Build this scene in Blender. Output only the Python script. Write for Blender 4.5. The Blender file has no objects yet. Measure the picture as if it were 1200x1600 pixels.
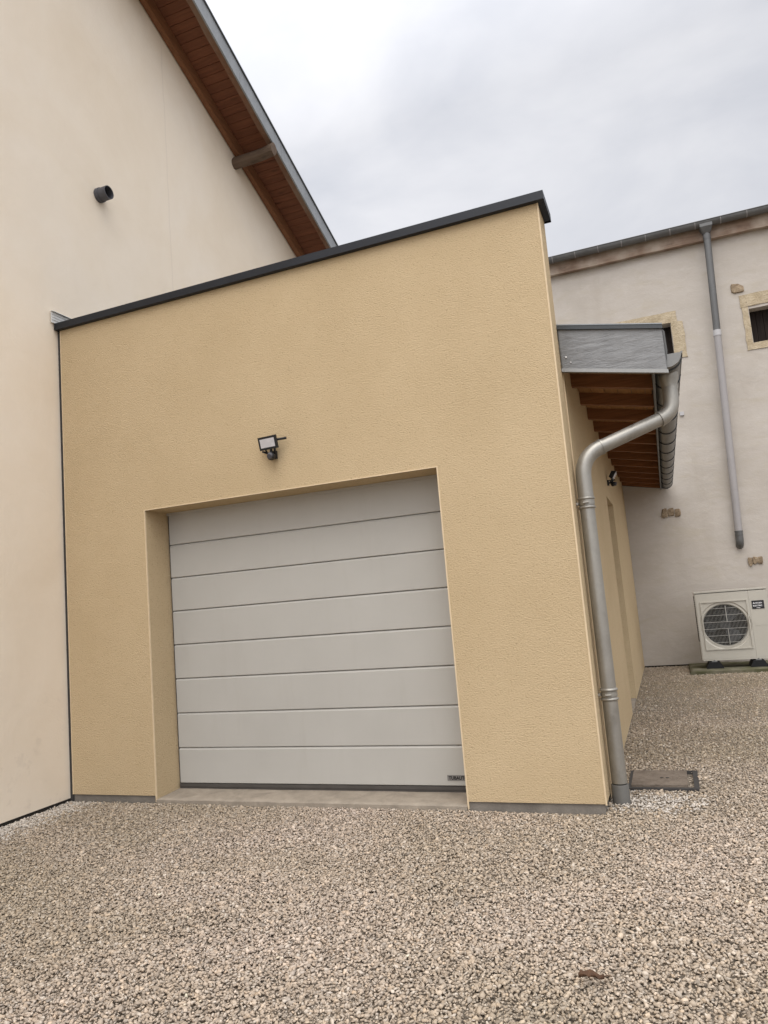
import bpy, bmesh, math, random
import numpy as np
from mathutils import Vector, Matrix, noise as mnoise

rnd = random.Random(7)
scene = bpy.context.scene
COL = scene.collection

# ------------------------------------------------------------------ camera
cam_d = bpy.data.cameras.new('camera')
cam_d.sensor_fit = 'VERTICAL'
cam_d.sensor_height = 36.0
cam_d.lens = 25.6
cam_d.clip_start = 0.05
cam_d.clip_end = 1000.0
cam = bpy.data.objects.new('camera', cam_d)
COL.objects.link(cam)
rgt = Vector((0.92893801, 0.36104183, -0.08199376))
upv = Vector((0.12075617, -0.08610645, 0.98894066))
fwd = Vector((-0.34998875, 0.92856582, 0.12358558))
M = Matrix(((rgt.x, upv.x, -fwd.x), (rgt.y, upv.y, -fwd.y), (rgt.z, upv.z, -fwd.z)))
cam.matrix_world = Matrix.Translation((5.041, -5.106, 1.45)) @ M.to_4x4()
scene.camera = cam

# ------------------------------------------------------------------ sky, sun, exposure
SUN_EL, SUN_AZ = math.radians(62), math.radians(168)     # azimuth clockwise from +Y
world = bpy.data.worlds.new('World')
scene.world = world
world.use_nodes = True
nt = world.node_tree
nt.nodes.clear()
N = nt.nodes.new
wo = N('ShaderNodeOutputWorld'); bg = N('ShaderNodeBackground')
bg.inputs['Strength'].default_value = 0.1
sky = N('ShaderNodeTexSky'); sky.sky_type = 'NISHITA'; sky.sun_disc = False
sky.sun_elevation = SUN_EL; sky.sun_rotation = SUN_AZ
tc = N('ShaderNodeTexCoord')
mp = N('ShaderNodeMapping'); mp.inputs['Scale'].default_value = (1.0, 1.0, 2.2)
mp.inputs['Location'].default_value = (0.35, 0.1, 0.2)
nz = N('ShaderNodeTexNoise'); nz.inputs['Scale'].default_value = 3.4
nz.inputs['Detail'].default_value = 5.0; nz.inputs['Roughness'].default_value = 0.52
nz.inputs['Distortion'].default_value = 0.25
rmp = N('ShaderNodeValToRGB')
rmp.color_ramp.elements[0].position = 0.32; rmp.color_ramp.elements[0].color = (6.5, 6.68, 7.25, 1)
rmp.color_ramp.elements[1].position = 0.70; rmp.color_ramp.elements[1].color = (8.7, 8.7, 9.0, 1)
# the hidden sun brightens the cloud deck on its own side of the sky
dot = N('ShaderNodeVectorMath'); dot.operation = 'DOT_PRODUCT'
sd = Vector((math.sin(SUN_AZ) * math.cos(SUN_EL), math.cos(SUN_AZ) * math.cos(SUN_EL), math.sin(SUN_EL)))
sd2 = Vector((sd.x * 1.0 - 0.12, sd.y, sd.z)).normalized()
dot.inputs[1].default_value = sd2
mr = N('ShaderNodeMapRange'); mr.inputs[1].default_value = 0.15; mr.inputs[2].default_value = 1.0
mr.inputs[3].default_value = 1.0; mr.inputs[4].default_value = 3.2
# a brighter bank of cloud towards the left of the view, greyer to the right
dot2 = N('ShaderNodeVectorMath'); dot2.operation = 'DOT_PRODUCT'
dot2.inputs[1].default_value = Vector((-0.75, 0.45, 0.48)).normalized()
mr2 = N('ShaderNodeMapRange'); mr2.inputs[1].default_value = 0.55; mr2.inputs[2].default_value = 1.0
mr2.inputs[3].default_value = 1.0; mr2.inputs[4].default_value = 1.16
mul = N('ShaderNodeMath'); mul.operation = 'MULTIPLY'
vm = N('ShaderNodeVectorMath'); vm.operation = 'SCALE'
mix = N('ShaderNodeMix'); mix.data_type = 'RGBA'; mix.inputs[0].default_value = 0.93
L = nt.links.new
L(tc.outputs['Generated'], mp.inputs['Vector']); L(mp.outputs['Vector'], nz.inputs['Vector'])
L(nz.outputs['Fac'], rmp.inputs['Fac'])
L(tc.outputs['Generated'], dot.inputs[0]); L(dot.outputs['Value'], mr.inputs[0])
L(tc.outputs['Generated'], dot2.inputs[0]); L(dot2.outputs['Value'], mr2.inputs[0])
L(mr.outputs[0], mul.inputs[0]); L(mr2.outputs[0], mul.inputs[1])
L(rmp.outputs['Color'], vm.inputs[0]); L(mul.outputs[0], vm.inputs['Scale'])
L(sky.outputs['Color'], mix.inputs[6]); L(vm.outputs['Vector'], mix.inputs[7])
L(mix.outputs[2], bg.inputs['Color']); L(bg.outputs['Background'], wo.inputs['Surface'])

sun_d = bpy.data.lights.new('sun', 'SUN')
sun_d.energy = 1.8
sun_d.angle = math.radians(50)
sun_d.color = (1.0, 0.95, 0.88)
sun = bpy.data.objects.new('sun', sun_d)
COL.objects.link(sun)
sun.rotation_euler = sd.to_track_quat('Z', 'Y').to_euler()

vs = scene.view_settings
vs.view_transform = 'Standard'; vs.look = 'None'; vs.exposure = 0.0; vs.gamma = 1.0
vs.use_curve_mapping = False
scene.cycles.max_bounces = 8
scene.cycles.diffuse_bounces = 5
scene.cycles.use_denoising = True

# ------------------------------------------------------------------ materials
class NB:
    """small node-tree builder around one Principled BSDF"""
    def __init__(s, name, base=(.5, .5, .5), rough=.8, metal=0., spec=.3):
        s.m = bpy.data.materials.new(name); s.m.use_nodes = True
        s.t = s.m.node_tree; s.p = s.t.nodes['Principled BSDF']
        s.p.inputs['Base Color'].default_value = (*base, 1)
        s.p.inputs['Roughness'].default_value = rough
        s.p.inputs['Metallic'].default_value = metal
        s.p.inputs['Specular IOR Level'].default_value = spec
        s.tc = None; s.nrm = None
    def n(s, kind, **kw):
        x = s.t.nodes.new(kind)
        for k, v in kw.items(): setattr(x, k, v)
        return x
    def l(s, a, b): s.t.links.new(a, b)
    def coords(s, scale=(1, 1, 1), rot=(0, 0, 0)):
        if s.tc is None: s.tc = s.n('ShaderNodeTexCoord')
        m = s.n('ShaderNodeMapping'); m.inputs['Scale'].default_value = scale; m.inputs['Rotation'].default_value = rot
        s.l(s.tc.outputs['Object'], m.inputs['Vector']); return m.outputs['Vector']
    def noise(s, scale, detail=4, rough=.55, vec=None, dist=0.):
        x = s.n('ShaderNodeTexNoise'); x.inputs['Scale'].default_value = scale
        x.inputs['Detail'].default_value = detail; x.inputs['Roughness'].default_value = rough
        x.inputs['Distortion'].default_value = dist
        s.l(vec if vec is not None else s.coords(), x.inputs['Vector']); return x.outputs['Fac']
    def ramp(s, fac, stops):
        r = s.n('ShaderNodeValToRGB'); e = r.color_ramp.elements
        while len(e) < len(stops): e.new(.5)
        for i, (p, c) in enumerate(stops):
            e[i].position = p; e[i].color = (*c, 1)
        s.l(fac, r.inputs['Fac']); return r.outputs['Color']
    def remap(s, fac, a, b, lo=0., hi=1.):
        r = s.n('ShaderNodeMapRange'); r.inputs[1].default_value = a; r.inputs[2].default_value = b
        r.inputs[3].default_value = lo; r.inputs[4].default_value = hi
        s.l(fac, r.inputs[0]); return r.outputs[0]
    def math(s, op, a, b=0.):
        m = s.n('ShaderNodeMath', operation=op)
        for i, v in ((0, a), (1, b)):
            if isinstance(v, (int, float)): m.inputs[i].default_value = v
            else: s.l(v, m.inputs[i])
        return m.outputs[0]
    def mix(s, fac, a, b, blend='MIX'):
        m = s.n('ShaderNodeMix', data_type='RGBA', blend_type=blend)
        for i, v in ((0, fac), (6, a), (7, b)):
            if isinstance(v, (int, float)): m.inputs[i].default_value = v
            elif isinstance(v, tuple): m.inputs[i].default_value = (*v, 1)
            else: s.l(v, m.inputs[i])
        return m.outputs[2]
    def color(s, c): s.l(c, s.p.inputs['Base Color'])
    def rough(s, f): s.l(f, s.p.inputs['Roughness'])
    def bump(s, h, dist, strength=1.):
        b = s.n('ShaderNodeBump'); b.inputs['Distance'].default_value = dist; b.inputs['Strength'].default_value = strength
        s.l(h, b.inputs['Height'])
        if s.nrm is not None: s.l(s.nrm, b.inputs['Normal'])
        s.nrm = b.outputs['Normal']; s.l(s.nrm, s.p.inputs['Normal'])

def plain(name, base, rough=.6, metal=0., spec=.3, vary=.12, scale=9., bump=0., bscale=200.):
    b = NB(name, base, rough, metal, spec)
    f = b.noise(scale, 5)
    lo = tuple(c * (1 - vary) for c in base); hi = tuple(min(1, c * (1 + vary)) for c in base)
    b.color(b.ramp(f, [(.3, lo), (.7, hi)]))
    b.rough(b.remap(f, .3, .7, max(.05, rough - .08), min(1, rough + .08)))
    if bump: b.bump(b.noise(bscale, 3), bump)
    return b.m

def render_stucco(name):
    # scraped yellow render: horizontal worm-like furrows, slightly blotchy
    b = NB(name, (.5, .36, .19), .92, 0, .15)
    wv = b.coords((75., 75., 115.))
    worm = b.noise(1., 3, .62, wv, .5)
    grain = b.noise(230., 3, .6)
    blot = b.noise(1.1, 5, .6)
    c = b.ramp(blot, [(.3, (.505, .388, .235)), (.7, (.552, .430, .268))])
    c = b.mix(b.remap(worm, .27, .42, .62, 0.), c, (.25, .18, .095))
    c = b.mix(b.remap(grain, .58, .8, 0., .25), c, (.60, .49, .32))
    b.color(c)
    b.bump(worm, .0085, .9); b.bump(grain, .002, .6)
    return b.m

def smooth_plaster(name):
    # left gable: trowelled lime plaster with a vertical joint and a few stains near the ground
    b = NB(name, (.66, .56, .44), .9, 0, .15)
    big = b.noise(.7, 6, .62, None, .5); mid = b.noise(3.2, 6, .62, b.coords((1, 1, .8), (.6, 0, 0)), .4)
    c = b.ramp(big, [(.25, (.735, .635, .50)), (.5, (.78, .69, .565)), (.78, (.80, .725, .62))])
    c = b.mix(b.remap(mid, .35, .65, 0., .15), c, (.68, .58, .46))
    sep = b.n('ShaderNodeSeparateXYZ'); b.l(b.coords(), sep.inputs[0])
    y, z = sep.outputs[1], sep.outputs[2]
    wob = b.math('MULTIPLY', b.math('SUBTRACT', b.noise(1.5, 3), .5), .05)
    d = b.math('ABSOLUTE', b.math('SUBTRACT', b.math('ADD', y, wob), 1.81))
    up = b.remap(z, 3.5, 5.0, 0, 1)
    line = b.math('MULTIPLY', b.remap(d, 0.0, .016, 1., 0.), up)
    c = b.mix(b.math('MULTIPLY', line, .22), c, (.50, .43, .36))
    # grey splash smudges
    sm = b.noise(3.2, 5, .65, b.coords((1, 1.2, 1.2)))
    low = b.remap(z, .15, 1.3, 1., 0.)
    c = b.mix(b.math('MULTIPLY', b.remap(sm, .56, .74, 0., .40), low), c, (.33, .28, .235))
    b.color(c)
    b.bump(mid, .014, .45); b.bump(b.noise(60., 4), .002, .5); b.bump(line, .006, -.6)
    return b.m

def barn_plaster(name):
    b = NB(name, (.52, .45, .40), .92, 0, .12)
    big = b.noise(.9, 6, .6, None, .4); mid = b.noise(5.0, 6, .6, b.coords((.6, 1, 1.3)), .9)
    c = b.ramp(big, [(.25, (.40, .362, .315)), (.5, (.455, .415, .368)), (.75, (.495, .455, .408))])
    c = b.mix(b.remap(mid, .3, .68, .25, 0.), c, (.385, .335, .275))
    sep = b.n('ShaderNodeSeparateXYZ'); b.l(b.coords(), sep.inputs[0])
    streak = b.noise(2.2, 4, .6, b.coords((1, 1, .12)))
    c = b.mix(b.remap(streak, .56, .8, 0, .30), c, (.34, .295, .24))
    b.color(c)
    pt_ = b.noise(1., 6, .65, b.coords((1.6, 1., 4.2)), .7)
    c = b.mix(b.remap(pt_, .52, .72, 0, .45), c, (.40, .35, .265))
    pt2 = b.noise(1., 6, .7, b.coords((3.1, 1., 5.)), .3)
    c = b.mix(b.remap(pt2, .56, .74, 0, .35), c, (.56, .525, .48))
    b.color(c)
    b.bump(b.noise(2.6, 5, .55, b.coords((.8, 1, 1.1)), .3), .030, .5); b.bump(b.noise(40., 4), .003, .5)
    return b.m

def wood(name, dark, light, axis=0, rough=.7, weather=None):
    b = NB(name, light, rough, 0, .25)
    sc = [16., 16., 16.]; sc[axis] = 1.1
    g = b.noise(1., 7, .65, b.coords(tuple(sc)), 1.2)
    sc2 = [60., 60., 60.]; sc2[axis] = 2.5
    g2 = b.noise(1., 4, .6, b.coords(tuple(sc2)))
    c = b.ramp(g, [(.25, dark), (.72, light)])
    c = b.mix(b.remap(g2, .35, .6, .35, 0.), c, tuple(x * .55 for x in dark))
    kn = b.n('ShaderNodeTexVoronoi'); sc3 = [6.] * 3; sc3[axis] = 1.6
    kn.inputs['Scale'].default_value = 1.; b.l(b.coords(tuple(sc3)), kn.inputs['Vector'])
    c = b.mix(b.remap(kn.outputs['Distance'], .05, .16, .6, 0.), c, tuple(x * .4 for x in dark))
    oi = b.n('ShaderNodeObjectInfo')
    geo = b.n('ShaderNodeNewGeometry')
    rv = b.math('FRACT', b.math('ADD', oi.outputs['Random'], geo.outputs['Random Per Island']))
    c = b.mix(b.remap(rv, 0, 1, 0, .42), c, tuple(x * .55 for x in light))
    if weather:
        c = b.mix(b.remap(b.noise(2.3, 5), .38, .62, 0, .85), c, weather)
    b.color(c); b.bump(g2, .003, .6); b.bump(g, .004, .5)
    return b.m

def zinc(name, base, rough=.45, crinkle=0., metal=.55, axis_scale=(1, 1, 1)):
    b = NB(name, base, rough, metal, .5)
    f = b.noise(5., 6, .65, b.coords((1.0, 1.0, .5)), .6); f2 = b.noise(34., 4, .6)
    c = b.ramp(f, [(.3, tuple(x * .8 for x in base)), (.7, tuple(min(1, x * 1.16) for x in base))])
    c = b.mix(b.remap(f2, .5, .75, 0, .25), c, tuple(min(1, x * 1.35) for x in base))
    if crinkle:
        w = b.noise(1., 5, .62, b.coords(axis_scale), .9)
        b.bump(w, crinkle, 1.)
        c = b.mix(b.remap(w, .3, .5, .35, 0.), c, tuple(x * .55 for x in base))
    b.color(c); b.rough(b.remap(f, .3, .7, rough - .1, rough + .12))
    b.bump(f2, .0015, .4)
    return b.m

def gravel_mat(name):
    b = NB(name, (.3, .25, .19), .9, 0, .2)
    at = b.n('ShaderNodeAttribute'); at.attribute_name = 'stone_tint'; at.attribute_type = 'GEOMETRY'
    f = b.noise(120., 4, .6)
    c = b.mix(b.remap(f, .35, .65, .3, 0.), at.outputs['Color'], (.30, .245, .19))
    b.color(c); b.bump(f, .002, .5)
    return b.m

def ground_mat(name):
    b = NB(name, (.2, .165, .125), .95, 0, .1)
    v = b.n('ShaderNodeTexVoronoi'); v.inputs['Scale'].default_value = 42.; b.l(b.coords(), v.inputs['Vector'])
    c = b.mix(b.remap(v.outputs['Distance'], .1, .6, 0., .75), v.outputs['Color'], (.08, .065, .05))
    hs = b.n('ShaderNodeHueSaturation'); hs.inputs['Saturation'].default_value = .0; hs.inputs['Value'].default_value = .75
    b.l(c, hs.inputs['Color'])
    c = b.mix(1., hs.outputs['Color'], (1., .84, .66), 'MULTIPLY')
    b.color(c); b.bump(b.math('SUBTRACT', 1., v.outputs['Distance']), .02, 1.)
    return b.m

def concrete(name, base, moss=None):
    b = NB(name, base, .92, 0, .15)
    f = b.noise(6., 7, .65, None, .4); f2 = b.noise(70., 4)
    c = b.ramp(f, [(.3, tuple(x * .74 for x in base)), (.7, tuple(x * 1.2 for x in base))])
    c = b.mix(b.remap(f2, .55, .75, 0, .3), c, tuple(x * 1.35 for x in base))
    if moss: c = b.mix(b.remap(b.noise(4., 6, .65), .38, .58, 0, .85), c, moss)
    b.color(c); b.bump(f, .008, .7); b.bump(f2, .003, .8)
    return b.m

MT = dict(
    stucco=render_stucco('yellow_render'),
    bead=plain('pale_edge_bead', (.64, .51, .335), .7, vary=.06, scale=14),
    plaster=smooth_plaster('cream_plaster'),
    barn=barn_plaster('grey_plaster'),
    coping=plain('anthracite_sheet', (.011, .013, .018), .5, .0, .35, vary=.2, scale=3),
    zinc=zinc('zinc_sheet', (.20, .198, .19), .5, metal=.35),
    zinc_dark=zinc('zinc_dark', (.13, .135, .135), .5),
    zinc_panel=zinc('zinc_crinkled', (.22, .222, .222), .6, .005, .3, (13., 20., 48.)),
    zinc_pipe=zinc('zinc_pipe', (.31, .295, .262), .42, metal=.6),
    zinc_verge=zinc('zinc_verge', (.27, .285, .295), .48, metal=.35),
    zinc_old=zinc('zinc_old', (.125, .125, .122), .55, metal=.3),
    cap_dark=zinc('cap_dark_zinc', (.06, .064, .066), .5),
    wood_rafter=wood('rafter_wood', (.165, .070, .030), (.31, .14, .060), 0),
    wood_soffit=wood('canopy_soffit_wood', (.31, .15, .06), (.48, .27, .12), 1),
    wood_lining=wood('stained_lining', (.165, .062, .032), (.255, .100, .050), 0),
    wood_edge=wood('stained_rafter', (.19, .082, .040), (.32, .145, .068), 1),
    wood_verge=wood('weathered_verge', (.14, .065, .035), (.27, .135, .075), 1, weather=(.22, .15, .105)),
    wood_purlin=wood('weathered_purlin', (.06, .04, .028), (.18, .125, .085), 0, .85, weather=(.15, .105, .075)),
    wood_plate=wood('old_wall_plate', (.16, .10, .07), (.36, .26, .19), 0, .85, weather=(.42, .35, .28)),
    wood_black=wood('old_dark_boards', (.010, .007, .006), (.026, .018, .014), 2, .9),
    door=None, concrete=concrete('threshold_concrete', (.30, .258, .208)),
    plinth=concrete('plinth_concrete', (.20, .18, .155)),
    base=plain('dark_base', (.03, .027, .024), .9),
    slab=concrete('slab_concrete', (.17, .155, .11), (.075, .075, .036)),
    joint_shade=plain('dark_joint_shade', (.045, .042, .040), .9),
    rubber=plain('black_rubber', (.012, .012, .013), .7),
    seal=plain('door_seal', (.075, .068, .062), .55),
    black=plain('black_plastic', (.012, .013, .015), .4, spec=.4),
    white_glass=plain('lamp_glass', (.55, .54, .56), .25, spec=.5, vary=.05),
    vent=plain('grey_vent_plastic', (.085, .085, .095), .55),
    inside=plain('pipe_inside', (.012, .012, .012), .9),
    casing=plain('ivory_casing', (.45, .425, .365), .45, spec=.4, vary=.04, scale=3),
    grille=plain('grille_wire', (.34, .33, .30), .45),
    fan=plain('fan_plastic', (.04, .042, .045), .5),
    badge_black=plain('badge_black', (.010, .010, .011), .35, spec=.5),
    badge_white=plain('badge_white', (.85, .85, .85), .5, vary=.02),
    badge_grey=plain('badge_grey', (.20, .19, .18), .4, vary=.05),
    ink=plain('black_lettering', (.010, .009, .009), .5),
    pvc=plain('pale_pvc', (.315, .298, .292), .5, vary=.06, scale=2),
    pvc_light=plain('pvc_coupling', (.44, .43, .43), .5),
    stone=None, tiles=plain('roof_tiles', (.16, .085, .06), .9, vary=.3, scale=14, bump=.01, bscale=12),
    leaf=plain('dry_leaf', (.085, .045, .025), .8, vary=.3, scale=60),
    gravel=gravel_mat('gravel_stones'), ground=ground_mat('gravel_bed'),
    flash=zinc('aluminium_flashing', (.62, .62, .60), .5, metal=.1),
)
def door_mat():
    b = NB('door_paint', (.40, .375, .345), .48, 0, .35)
    f = b.noise(2., 5, .6); g = b.noise(1., 4, .6, b.coords((5., 40., 160.)), .4)
    c = b.ramp(f, [(.3, (.425, .412, .378)), (.7, (.45, .437, .402))])
    c = b.mix(b.remap(b.noise(1., 5, .65, b.coords((9., 9., 1.2))), .55, .8, 0, .14), c, (.30, .265, .22))
    b.color(c); b.bump(g, .0012, .5); b.rough(b.remap(f, .3, .7, .42, .55))
    return b.m
def stone_mat(name, a, bb, spk):
    b = NB(name, a, .92, 0, .12)
    f = b.noise(7., 7, .68, None, .5); f2 = b.noise(45., 4, .6, b.coords((.5, 1, 1)))
    c = b.ramp(f, [(.3, a), (.68, bb)])
    c = b.mix(b.remap(f2, .55, .72, 0, .55), c, spk)
    b.color(c); b.bump(f, .035, .9); b.bump(f2, .010, .9)
    return b.m
MT['door'] = door_mat()
MT['stone'] = stone_mat('dressed_stone', (.36, .29, .19), (.50, .42, .30), (.27, .19, .115))
MT['rubble'] = stone_mat('rubble_stone', (.16, .115, .075), (.36, .28, .19), (.09, .06, .035))

# ------------------------------------------------------------------ mesh helpers
def box(bm, x0, x1, y0, y1, z0, z1):
    v = [bm.verts.new((x, y, z)) for x in (x0, x1) for y in (y0, y1) for z in (z0, z1)]
    for q in ((0, 1, 3, 2), (4, 6, 7, 5), (0, 4, 5, 1), (2, 3, 7, 6), (0, 2, 6, 4), (1, 5, 7, 3)):
        bm.faces.new([v[i] for i in q])
    return v

def prism(bm, pts, vec):
    """extrude a planar polygon (list of 3D points) along vec"""
    a = [bm.verts.new(p) for p in pts]; vec = Vector(vec)
    c = [bm.verts.new(Vector(p) + vec) for p in pts]; n = len(a)
    bm.faces.new(a); bm.faces.new(list(reversed(c)))
    for i in range(n):
        bm.faces.new((a[(i + 1) % n], a[i], c[i], c[(i + 1) % n]))

def frames(pts):
    pts = [Vector(p) for p in pts]; T = []
    for i in range(len(pts)):
        a = pts[max(0, i - 1)]; b = pts[min(len(pts) - 1, i + 1)]
        T.append((b - a).normalized())
    u = T[0].orthogonal().normalized(); out = []
    for i, t in enumerate(T):
        if i: u = (u - t * u.dot(t)).normalized()
        out.append((pts[i], u, t.cross(u)))
    return out

def tube(bm, pts, r, seg=20, caps=True):
    fr = frames(pts); rings = []
    for i, (p, u, v) in enumerate(fr):
        rr = r[i] if isinstance(r, (list, tuple)) else r
        rings.append([bm.verts.new(p + (u * math.cos(2 * math.pi * k / seg) + v * math.sin(2 * math.pi * k / seg)) * rr) for k in range(seg)])
    for a, b in zip(rings, rings[1:]):
        for k in range(seg):
            f = bm.faces.new((a[k], a[(k + 1) % seg], b[(k + 1) % seg], b[k])); f.smooth = True
    if caps:      # own vertices, so the flat ends do not bend the smooth shading
        bm.faces.new([bm.verts.new(q.co) for q in reversed(rings[0])]); bm.faces.new([bm.verts.new(q.co) for q in rings[-1]])

def hollow(bm, p0, p1, ro, ri, seg=28):
    fr = frames([p0, p1]); R = []
    for (p, u, v), rr in ((fr[0], ro), (fr[1], ro), (fr[1], ri), (fr[0], ri)):
        R.append([bm.verts.new(p + (u * math.cos(2 * math.pi * k / seg) + v * math.sin(2 * math.pi * k / seg)) * rr) for k in range(seg)])
    for i in range(4):
        a, b = ([bm.verts.new(q.co) for q in R[(i + j) % 4]] for j in (0, 1))
        for k in range(seg):
            f = bm.faces.new((a[k], a[(k + 1) % seg], b[(k + 1) % seg], b[k])); f.smooth = i % 2 == 0
    for q in [q for r_ in R for q in r_]: bm.verts.remove(q)

def bend(p0, p1, p2, r, n=8):
    """points of a rounded corner p0-p1-p2 with setback r"""
    p0, p1, p2 = map(Vector, (p0, p1, p2))
    a = p1 + (p0 - p1).normalized() * r; c = p1 + (p2 - p1).normalized() * r
    return [(a * (1 - t) ** 2 + p1 * 2 * t * (1 - t) + c * t * t) for t in [i / n for i in range(n + 1)]]

def bevel(bm, w, seg=2, angle=30):
    es = [e for e in bm.edges if len(e.link_faces) == 2 and e.calc_face_angle(0) > math.radians(angle)]
    bmesh.ops.bevel(bm, geom=es, offset=w, segments=seg, profile=.5, affect='EDGES', clamp_overlap=True)

def hull_stone(pts):
    bm = bmesh.new()
    for p in pts: bm.verts.new(p)
    r = bmesh.ops.convex_hull(bm, input=bm.verts[:])
    dead = [g for g in r['geom_interior'] if isinstance(g, bmesh.types.BMVert)]
    if dead: bmesh.ops.delete(bm, geom=dead, context='VERTS')
    bmesh.ops.triangulate(bm, faces=bm.faces[:])
    return bm

def wall_grid(bm, to3, u0, u1, v0, v1, holes, depth3, rlo=None):
    """wall face in (u,v) with rectangular holes; reveals run along depth3"""
    us = sorted({u0, u1, *[h[0] for h in holes], *[h[1] for h in holes]})
    vz = sorted({v0, v1, *[h[2] for h in holes], *[h[3] for h in holes]})
    us = [u for u in us if u0 <= u <= u1]; vz = [v for v in vz if v0 <= v <= v1]
    V = {}
    def g(u, v):
        if (u, v) not in V: V[(u, v)] = bm.verts.new(to3(u, v))
        return V[(u, v)]
    for i in range(len(us) - 1):
        for j in range(len(vz) - 1):
            cu, cv = (us[i] + us[i + 1]) / 2, (vz[j] + vz[j + 1]) / 2
            if any(h[0] < cu < h[1] and h[2] < cv < h[3] for h in holes): continue
            bm.faces.new((g(us[i], vz[j]), g(us[i + 1], vz[j]), g(us[i + 1], vz[j + 1]), g(us[i], vz[j + 1])))
    d = Vector(depth3)
    for h in holes:
        lo = max(h[2], v0 if rlo is None else rlo)
        c = [to3(h[0], lo), to3(h[0], h[3]), to3(h[1], h[3]), to3(h[1], lo)]
        seq = [(0, 1), (1, 2), (2, 3)] + ([(3, 0)] if h[2] > v0 else [])
        for a, b in seq:
            pa, pb = Vector(c[a]), Vector(c[b])
            bm.faces.new([bm.verts.new(p) for p in (pa, pb, pb + d, pa + d)])

def world_loc(o):
    v = Vector((0, 0, 0))
    while o is not None:
        v = v + o.location; o = o.parent
    return v

def obj(name, bm, mat, parent=None, origin=None, label=None, recalc=True):
    if recalc: bmesh.ops.recalc_face_normals(bm, faces=bm.faces[:])
    base = Vector(origin) if origin is not None else (world_loc(parent) if parent else Vector((0, 0, 0)))
    bmesh.ops.translate(bm, vec=-base, verts=bm.verts[:])
    me = bpy.data.meshes.new(name); bm.to_mesh(me); bm.free()
    me.materials.append(mat)
    o = bpy.data.objects.new(name, me); COL.objects.link(o)
    if parent is not None:
        o.parent = parent; o.location = base - world_loc(parent)
    else: o.location = base
    if label: o['label'] = label
    return o

def tag(o, label, cat, group=None, kind=None):
    o['label'] = label; o['category'] = cat
    if group: o['group'] = group
    if kind: o['kind'] = kind
    return o

def thing(name, loc, label, cat, group=None):
    o = bpy.data.objects.new(name, None); COL.objects.link(o); o.location = loc; o.empty_display_size = .2
    return tag(o, label, cat, group)

B = bmesh.new

def text_mesh(s, size, at, right, up, out, depth=.0012, bold=0.0, xscale=1.0):
    """flat lettering as mesh; at = left end of the baseline"""
    cu = bpy.data.curves.new('lettering', 'FONT'); cu.body = s; cu.size = size; cu.extrude = depth; cu.offset = bold
    cu.resolution_u = 3
    o = bpy.data.objects.new('lettering_curve', cu); COL.objects.link(o)
    dg = bpy.context.evaluated_depsgraph_get(); dg.update()
    me = bpy.data.meshes.new_from_object(o.evaluated_get(dg))
    bm = B(); bm.from_mesh(me)
    bpy.data.objects.remove(o); bpy.data.meshes.remove(me); bpy.data.curves.remove(cu)
    r, u, n = Vector(right), Vector(up), Vector(out)
    for v in bm.verts:
        v.co = Vector(at) + r * v.co.x * xscale + u * v.co.y + n * (v.co.z)
    return bm

# ------------------------------------------------------------------ dimensions (metres)
W, D = 4.498, 8.49          # garage width, depth to the barn wall
TOP = 4.228                 # underside of the coping
OL, OR, OH = 0.911, 3.560, 2.409
DY = 0.30                   # door plane behind the facade
SL = 0.205                  # slope of the garage roof, falling to +x
GZ = -0.048                 # gravel bed

# ------------------------------------------------------------------ ground
bm = B()
S = 300.
v = [bm.verts.new(p) for p in ((-S, -S, GZ + .008), (S, -S, GZ + .008), (S, S, GZ + .008), (-S, S, GZ + .008))]; bm.faces.new(v)
g = obj('ground', bm, MT['ground']); g['kind'] = 'structure'

# ------------------------------------------------------------------ garage
gar = thing('garage', (W / 2, 0, 0), 'flat-fronted garage in yellow scraped render with a dark coping and grey sectional door', 'garage')
bm = B()
wall_grid(bm, lambda u, z: (u, 0, z), 0.028, W, 0.03, TOP, [(OL, OR, -1, OH)], (0, DY + .06, 0), -.03)
# right-hand side wall with the side door recess, then parapet return and back
wall_grid(bm, lambda y, z: (W, y, z), 0.31, D - .01, -.018, 3.285, [(3.74, 4.86, -1, 2.475)], (-.22, 0, 0))
def quad(bm, *p): bm.faces.new([bm.verts.new(q) for q in p])
quad(bm, (W, 0, .03), (W, .31, .02), (W, .31, TOP), (W, 0, TOP))
quad(bm, (W, .31, 3.0), (0.028, .31, 3.0), (0.028, .31, TOP), (W, .31, TOP))
quad(bm, (0.028, 0, .03), (0.028, 0, TOP), (0.028, .31, TOP), (0.028, .31, .03))
quad(bm, (0.028, 0, TOP), (W, 0, TOP), (W, .31, TOP), (0.028, .31, TOP))
bmesh.ops.remove_doubles(bm, verts=bm.verts[:], dist=.0005)
wall = obj('wall', bm, MT['stucco'], gar)
# pale edge beads: opening, corners
def bead(x0, x1, y0, y1, z0, z1):
    bm = B(); box(bm, x0, x1, y0, y1, z0, z1); bevel(bm, .002, 2)
    return obj('edge_bead', bm, MT['bead'], wall)
bw = .008
bead(OL - bw, OL + .002, -.004, .010, -.02, OH)
bead(OR - .002, OR + bw, -.004, .010, -.02, OH)
bead(OL - bw, OR + bw, -.0045, .010, OH, OH + bw)
bead(W - bw, W + .003, -.003, .008, .024, TOP - .002)
bead(0.025, 0.032, -.003, .010, .03, TOP - .002)
# joint between facade insulation and side wall
bm = B(); box(bm, W - .01, W + .006, .372, .382, .02, 3.04); obj('side_joint', bm, MT['bead'], wall)
bm = B(); box(bm, W - .01, W + .0025, .382, .405, .02, 3.04); obj('joint_seal', bm, MT['plinth'], wall)
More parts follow.
